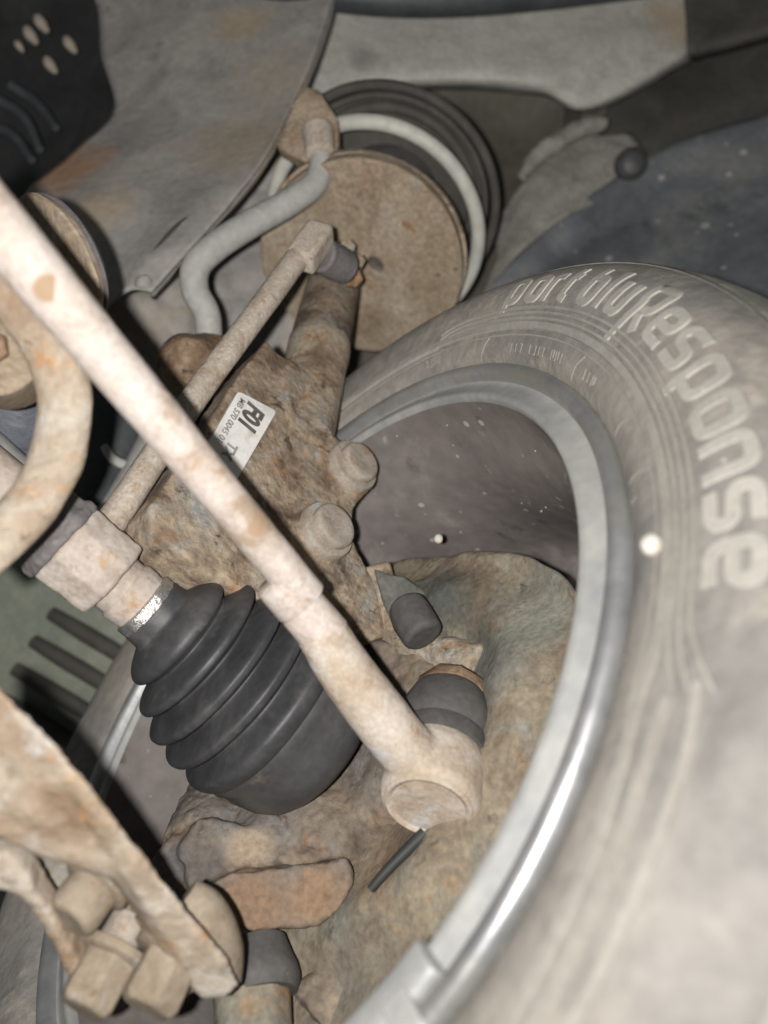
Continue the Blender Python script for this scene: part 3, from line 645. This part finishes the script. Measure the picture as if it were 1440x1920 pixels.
# tab with link nuts on the strut
def nut(parent, name, p, ax, r, h, m_, rot=0): 
    b = NB(); hexhead(b, p, ax, r, h, rot); return obj(name, b, m_, parent, bevel=.0012, disp=.0008, dsize=.005)
# coil spring
bm = NB(); C0 = SEAT + sax * .016; n_ = 150; pts = []
e_up = (W(677, 300, .645) - W(677, 497, .645)); e_up = (e_up - sax * e_up.dot(sax)).normalized(); e_rt = e_up.cross(sax); e_rt = e_rt if e_rt.dot(RT) > 0 else -e_rt
for i in range(n_ + 1):   # the open coil rises from the right side of the seat over the top to the left
    a = math.radians(-100 + 345 * i / n_)
    pts.append(C0 + sax * (.036 + .03 * max(0, i / n_ - .35)) + (e_rt * math.cos(a) + e_up * math.sin(a)) * .0935)
tube(bm, pts, .0062, 14)
tag(obj('coil_spring', bm, 'spring'), 'pale grey coil spring above the round rusty seat', 'spring')
bm = NB(); tp = SEAT + sax * .112
for rr, wr, dz in ((.104, .0045, 0), (.094, .0032, .006), (.082, .005, .014)):
    ring = [tp + sax * dz + (e_rt * math.cos(a) + e_up * math.sin(a)) * rr for a in [math.radians(-75 + 185 * k / 60) for k in range(61)]]
    tube(bm, ring, wr, 12)
lathe(bm, tp + sax * .016, sax, [(0, .094), (.03, .08), (.06, .06)], 48)
tag(obj('spring_mount', bm, 'dark'), 'black rubber upper spring mount in the dark recess', 'mount')

# ------------------------------------------------------------------ sticker with print
SP = BP + BN * .0034
def sp(px, py, lift=0): return onplane(px, py, SP + BN * lift, BN)
stk_c = [(447, 733), (519, 771), (441, 905), (372, 862)]
bm = NB(); cs = [sp(*c) for c in stk_c]
def rc(pts, r=.003):
    out = []
    for i, p in enumerate(pts):
        a, c = pts[i - 1], pts[(i + 1) % len(pts)]
        A = p + (a - p).normalized() * r; B = p + (c - p).normalized() * r
        for t in (0, .33, .66, 1): out.append(A * (1 - t) ** 2 + p * 2 * t * (1 - t) + B * t * t)
    return out
prism(bm, rc(cs), FY * .0045)
stk = obj('sticker', bm, 'sticker', st, angle=30, label='white printed sticker reading F01 on the clamp bracket')
e1 = (cs[3] - cs[0]).normalized(); e2 = (cs[1] - cs[0]); e2 = (e2 - e1 * e2.dot(e1)).normalized()   # reading direction, letter-up
def text(s, px, py, size, m_, bold=0, sx=1.0):
    cu = bpy.data.curves.new('t', 'FONT'); cu.body = s; cu.size = size; cu.extrude = .00015; cu.offset = bold; cu.align_x = 'LEFT'
    o = bpy.data.objects.new('t', cu); COL.objects.link(o)
    dg = bpy.context.evaluated_depsgraph_get(); me = bpy.data.meshes.new_from_object(o.evaluated_get(dg))
    b = NB(); b.from_mesh(me); org = sp(px, py, .0004)
    for v in b.verts: v.co = org + e1 * v.co.x * sx + e2 * v.co.y + BN * v.co.z
    bpy.data.objects.remove(o); bpy.data.meshes.remove(me)
    return b
LT = .0125
obj('lettering', text('F01', 468, 752, LT*1.3, 'ink', .0007, .9), 'ink', stk)
obj('lettering', text('TX', 430, 826, LT * .7, 'ink', .0003), 'ink_faint', stk)
obj('lettering', text('MB 570 0045 01', 452, 745, LT * .42, 'ink', .0001, 1.15), 'ink_faint', stk)

# ------------------------------------------------------------------ bent grey bar, its plate and bush
br = empty('bent_bar', W(470, 440, .60), 'smooth grey bent steel bar crossing behind the thin link', 'bar')
bm = NB(); tube(bm, [W(598, 262, .605), W(602, 300, .602), W(592, 342, .598), W(545, 378, .588), W(470, 420, .575), W(405, 462, .562), W(368, 500, .555), W(366, 545, .552), W(388, 590, .55), W(392, 650, .55)],
                     [.0085, .0092, .0098, .0102, .0104, .0104, .0104, .0100, .0096, .0096], 24, 7)
obj('bar', bm, 'grey_bar', br)
bm = NB(); prism(bm, [W(x, y, .61) for x, y in ((576, 156), (606, 178), (634, 222), (638, 268), (626, 305), (594, 312), (555, 296), (518, 272), (532, 232), (548, 190))], FW * .02)
obj('end_plate', bm, 'rust_flat', br, remesh=.0025, smooth=4, disp=.003, dsize=.015)
bm = NB(); tube(bm, [W(596, 240, .606), W(600, 292, .598)], [.0128, .0115], 18); obj('end_collar', bm, 'link', br, bevel=.003)
bm = NB()
ball(bm, W(352, 682, .53), .021, (1, 1, 1)); tube(bm, [W(354, 688, .518), W(400, 670, .56)], [.0195, .019], 24)
obj('bush', bm, 'orange_rust', br, remesh=.002, smooth=5, disp=.002, dsize=.012)

# ------------------------------------------------------------------ thin straight link with ball stud at the top
lk = empty('stabiliser_link', W(380, 760, .42), 'thin tan straight link rod running diagonally behind the tie rod', 'link rod')
bm = NB(); tube(bm, [W(165, 1040, .365), W(245, 925, .385), W(365, 745, .425), W(480, 590, .465), W(560, 480, .50)], [.0075, .0074, .0074, .0076, .0078], 18, 4)
obj('rod', bm, 'link', lk, disp=.0008, dsize=.006)
la = (W(600, 428, .515) - W(545, 505, .497)).normalized(); lb = (RT - la * RT.dot(la)).normalized(); lc = la.cross(lb)
bm = NB(); box(bm, W(583, 462, .505), la * .0165, lb * .0095, lc * .0085); obj('end_eye', bm, 'link', lk, bevel=.003, disp=.001, dsize=.008)
bm = NB(); tube(bm, [W(600, 476, .515), W(628, 492, .53), W(650, 502, .54)], [.012, .0125, .0115], 20); obj('stud_bush', bm, 'purple', lk, bevel=.002)
nut(lk, 'stud_nut', W(662, 524, .57), -FW, .0076, .006, 'orange_rust')
nut(lk, 'stud_nut', W(652, 468, .575), -FW, .0062, .006, 'rust', .4)
nut(lk, 'stud_nut', W(672, 492, .575), -FW, .0055, .005, 'rust_flat', .2)

# ------------------------------------------------------------------ driveshaft: shaft, yoke, collar, boot, outer joint
P0 = W(292, 1152, .370); P1 = W(602, 1402, .402); da = (P1 - P0).normalized()
ds = empty('driveshaft', P0, 'driveshaft with ribbed black rubber boot below the tie rod', 'driveshaft')
dx, dy = frame(da)
bm = NB(); lathe(bm, P0, da, [(-.16, .0145), (-.07, .0145), (-.012, .0140), (.03, .0130)], 36); obj('shaft', bm, 'block', ds, disp=.0008, dsize=.01)
bm = NB(); lathe(bm, P0, da, [(-.0195, .0145), (-.018, .0155), (-.0125, .0155), (-.011, .0150), (-.002, .0150)], 40); obj('collar', bm, 'block', ds, disp=.0008, dsize=.004)
bm = NB(); lathe(bm, P0, da, [(-.0095, .0150), (-.0085, .0168), (-.0035, .0168), (-.0025, .0150)], 14); obj('boot_clamp', bm, 'shiny', ds)
# boot profile: (height, radius)
bp_ = [(-.0045, .0145), (-.0035, .0168), (.000, .0172), (.0035, .0178), (.0052, .0205), (.0085, .0265), (.012, .0298), (.0155, .0300), (.0178, .0272), (.0195, .0262), (.0215, .0305), (.0240, .0378), (.0262, .0392), (.0285, .0382), (.0308, .0322), (.0325, .0318),
       (.0345, .0378), (.0368, .0452), (.039, .0462), (.0415, .0448), (.044, .0372), (.0458, .0370), (.048, .0425), (.0505, .0492), (.053, .0498), (.0555, .0482), (.058, .0415), (.060, .0412), (.0625, .0462), (.0652, .0512), (.069, .0518), (.0725, .0505), (.0745, .0492)]
bm = NB(); pr_ = catmull([V(h, r, 0) for h, r in bp_], 4); lathe(bm, P0, da, [(v.x, v.y) for v in pr_], 72, jitter=.012); obj('boot', bm, 'rubber', ds, angle=80)
bm = NB(); lathe(bm, P0, da, [(.071, .0475), (.073, .0488), (.079, .0488), (.081, .0476), (.090, .0468), (.099, .045), (.106, .0415), (.111, .036)], 72); obj('joint_cup', bm, 'cup', ds, angle=60)
yk = empty('yoke_block', W(150, 1050, .355), 'stepped dusty block clamped round the driveshaft at the thin link foot', 'block')
bm = NB(); lathe(bm, P0, da, [(-.054, .0195), (-.0525, .0212), (-.027, .0212), (-.0255, .0198)], 8, start=12); obj('outer_ring', bm, 'block', yk, remesh=.0012, smooth=2, disp=.0028, dsize=.012)
bm = NB(); lathe(bm, P0, da, [(-.082, .018), (-.08, .020), (-.06, .020), (-.058, .0222), (-.0535, .0222)], 10, start=5); obj('inner_ring', bm, 'purple', yk, remesh=.0012, smooth=2, disp=.003, dsize=.010)
bm = NB(); prism(bm, [W(x, y, .34) for x, y in ((96, 985), (112, 958), (132, 962), (150, 985), (120, 1010))], FW * .012); obj('lug', bm, 'block', yk, bevel=.002)

# ------------------------------------------------------------------ tie rod
T0, T1 = W(-90, 322, .235), W(575, 1118, .318)
tr = empty('tie_rod', W(540, 1090, .315), 'long pale tie rod crossing diagonally in front of the strut', 'tie rod')
tdir = (T1 - T0).normalized()
bm = NB(); pts = [T0.lerp(T1, k / 24) for k in range(25)]
tube(bm, pts, [.0100, .0100, .0099, .0098, .0097, .0096, .0095, .0094, .0093, .0092, .0091, .0090, .0089, .0088] + [.0086, .0084, .0083] + [.0083] * 8, 28)
obj('rod', bm, 'tie', tr, disp=.0008, dsize=.012)
bm = NB(); s0 = W(528, 1095, .3155)
lathe(bm, s0, (W(622, 1205, .3235) - s0), [(-.004, .0086), (-.0025, .0104), (.011, .0106), (.0125, .0098), (.014, .0103), (.03, .0106)], 32)
obj('lock_nut', bm, 'tie', tr, disp=.0008, dsize=.008)
ja = (UP * .95 + AX * .22 + FY * .1).normalized()
JC = W(803, 1508, .330)
bm = NB()
tube(bm, [W(600, 1180, .322), W(650, 1260, .325), W(710, 1340, .329), W(758, 1400, .332), W(800, 1450, .337)], [.0108, .0118, .0125, .0125, .0135], 28, 5)
lathe(bm, JC, ja, [(-.001, .0195), (.0, .0212), (.003, .0225), (.012, .0228), (.022, .0222), (.0275, .0205)], 44)
obj('end_housing', bm, 'tie_end', tr, remesh=.0011, smooth=3, disp=.0007, dsize=.008)
bm = NB(); lathe(bm, JC, ja, [(.0012, .0198), (-.0016, .0194), (-.0024, .0182), (-.0016, .0166), (.0002, .0150), (.0006, .0125), (.0004, .006), (.0004, .0002)], 44); obj('end_cap', bm, 'tie_end', tr, disp=.0006, dsize=.008)
bm = NB(); lathe(bm, JC, ja, [(.026, .019), (.0265, .0226), (.031, .0232), (.0345, .0222), (.0355, .019)], 44); obj('boot_ring', bm, 'rubber_dusty', tr)
bm = NB(); lathe(bm, JC, ja, [(.034, .0195), (.037, .0215), (.043, .0228), (.050, .0222), (.058, .0205), (.0615, .0185)], 44, jitter=.05); obj('dust_boot', bm, 'rubber_dusty', tr, disp=.0016, dsize=.014)
bm = NB(); lathe(bm, JC, ja, [(.0605, .016), (.062, .0195), (.066, .0195), (.070, .0165), (.074, .012)], 10, jitter=.06); obj('castle_nut', bm, 'orange_rust', tr, disp=.003, dsize=.008)

# dark pin under the ball joint
bm = NB(); tube(bm, [W(796, 1562, .338), W(765, 1592, .335), W(725, 1632, .332), W(694, 1668, .33)], [.0030, .0026, .0022, .0018], 10, 4)
tag(obj('split_pin', bm, 'black'), 'short black pin poking out below the tie rod end', 'pin')

# ------------------------------------------------------------------ left edge: curved arm, round bush, round mount, tubes
cv = empty('curved_arm', W(120, 760, .29), 'thick curved tan arm at the left edge', 'arm')
bm = NB(); tube(bm, [W(-60, 470, .275), W(20, 545, .278), W(90, 640, .284), (W(120, 740, .288)), W(112, 840, .288), W(70, 930, .284), W(10, 1000, .276), W(-60, 1060, .27)], [.0095, .0105, .0105, .0103, .0102, .0100, .0098, .0095], 20, 6, squash=(FW, .62))
obj('arm', bm, 'arm', cv, disp=.0022, dsize=.014)
bm = NB(); tube(bm, [W(60, 560, .292), W(118, 650, .298), W(138, 740, .30), W(132, 840, .30)], [.004, .006, .006, .004], 12, 6); obj('back_flange', bm, 'link', cv, disp=.001)
rb = empty('round_bush', W(-10, 650, .30), 'round tan bush cut by the left frame edge', 'bush')
bm = NB(); lathe(bm, W(-15, 655, .292), -(FW * .9 + DN * .05 - RT * .25), [(-.03, .0175), (-.004, .0185), (0, .0178), (.0015, .015), (.0015, .0002)], 40); obj('disc', bm, 'rust_flat', rb, disp=.002, dsize=.012)
bm = NB(); lathe(bm, W(-18, 652, .2905), -(FW * .9 + DN * .05 - RT * .25), [(-.002, .0075), (.003, .007), (.004, .005)], 6); obj('centre_nut', bm, 'orange_rust', rb, bevel=.001)
rm = empty('round_mount', W(135, 475, .50), 'flat round rusty mount half hidden behind the tie rod', 'mount')
mx = (-FW * .62 - RT * .60 + DN * .48).normalized()
bm = NB(); lathe(bm, W(98, 500, .37), mx, [(-.005, .032), (-.002, .0332), (-.0007, .0326), (0, .031), (.001, .017), (.0012, .0003)], 56); obj('disc', bm, 'rust_flat', rm, disp=.0016, dsize=.012)
bm = NB(); lathe(bm, W(98, 500, .37), mx, [(-.010, .029), (-.007, .0325), (-.0055, .0325), (-.005, .031)], 56); obj('back_ring', bm, 'purple', rm)
def single(name, pts, rad, m_, label, cat, sm=6, **k):
    bm = NB(); tube(bm, [W(*p) for p in pts], rad, 20, sm); return tag(obj(name, bm, m_, **k), label, cat)
single('gearbox_housing', [(-80, 760, .40), (10, 800, .40), (60, 830, .42), (40, 900, .44)], [.04, .038, .025, .02], 'blue_dark', 'blue-black smooth housing behind the curved arm', 'housing', disp=.004, dsize=.02)
single('steel_tube', [(-80, 830, .36), (10, 910, .365), (60, 958, .37)], [.017, .0165, .016], 'grey_tube', 'pale grey tube end below the curved arm at the left edge', 'tube')
hs = single('coolant_hose', [(190, 700, .62), (210, 800, .60), (190, 900, .60), (120, 1010, .60)], [.028, .028, .026, .024], 'hose', 'fat black hose in the gap left of the tie rod', 'hose')
single('hose_clip', [(196, 838, .55), (214, 862, .545), (250, 876, .545), (285, 872, .55)], [.003, .0035, .0035, .003], 'grey_bar', 'thin grey curved clip in the dark gap beside the tie rod', 'clip')
single('grey_pipe', [(300, 830, .56), (265, 900, .55), (215, 980, .55), (180, 1050, .55)], [.016, .016, .015, .014], 'grey_tube', 'dull grey pipe in the gap behind the thin link', 'pipe')
single('metal_strip', [(235, 1050, .50), (285, 1030, .50), (330, 1060, .51)], [.006, .007, .006], 'grey_tube', 'small blue-grey metal strip above the boot collar', 'strip')

# ------------------------------------------------------------------ lower control arm
la_ = empty('control_arm', W(250, 1650, .27), 'tan muddy lower control arm with three bolts at bottom left', 'control arm')
bm = NB()
prism(bm, [W(x + 8, y, z) for x, y, z in ((-60, 1240, .222), (0, 1296, .226), (110, 1406, .236), (225, 1556, .25), (330, 1686, .264), (428, 1810, .276), (444, 1845, .279), (420, 1874, .281), (375, 1872, .28), (305, 1795, .274), (262, 1712, .266), (215, 1652, .259), (150, 1630, .256), (60, 1604, .25), (0, 1570, .246), (-60, 1545, .242))], ray(120, 1500) * .02 - RT * .004)
obj('beam', bm, 'arm', la_, remesh=.0016, smooth=4, disp=.0028, dsize=.012)
bm = NB()
prism(bm, [W(x, y, .292) for x, y in ((60, 1590), (200, 1620), (300, 1690), (400, 1830), (340, 1880), (250, 1870), (160, 1870), (125, 1800), (80, 1700), (40, 1650))], FW * .006)
obj('web_plate', bm, 'mud', la_, bevel=.002, disp=.003, dsize=.015)
bm = NB(); prism(bm, [W(x, y, z) for x, y, z in ((-60, 1590, .250), (20, 1605, .255), (52, 1650, .259), (95, 1720, .266), (140, 1790, .273), (170, 1850, .279), (150, 1880, .281), (120, 1820, .276), (85, 1750, .27), (40, 1690, .263), (0, 1672, .258), (-60, 1665, .254))], FW * .012)
obj('side_rib', bm, 'arm', la_, remesh=.0014, smooth=4, disp=.002, dsize=.010)
for (x, y, z, r, h, hexa) in ((164, 1680, .268, .0100, .014, 0), (196, 1815, .272, .0108, .018, 1), (312, 1815, .272, .0114, .018, 1)):
    bm = NB(); axb = (-FW * .75 + DN * .5 - RT * .42).normalized()
    if hexa: axb = (-FW * .72 + DN * .62 - RT * .30).normalized()
    p = W(x, y, z + .008)
    if hexa: hexhead(bm, p - axb * .004, axb, r, h, .3, 6, .35)
    else: lathe(bm, p - axb * .004, axb, [(0, r), (h * .7, r), (h * .9, r * .93), (h, r * .8), (h * .98, r * .0 + .0003)], 24)
    q = obj('bolt', bm, 'bolt', la_, bevel=.0012, disp=.001, dsize=.006)
    bm = NB(); lathe(bm, p - axb * .007, axb, [(0, r * 1.3), (.003, r * 1.3), (.004, r * 1.15)], 28); obj('washer', bm, 'bolt', q)
    bm = NB(); lathe(bm, p - axb * .018, axb, [(0, r * .7), (.012, r * .75)], 20); obj('bolt_shank', bm, 'bolt_grey', q)
bm = NB(); tube(bm, [W(340, 1690, .292), W(375, 1720, .292), W(412, 1775, .294), W(430, 1840, .297)], [.009, .0105, .009, .005], 20, 5)
obj('end_boss', bm, 'bolt', la_, disp=.001, dsize=.01)
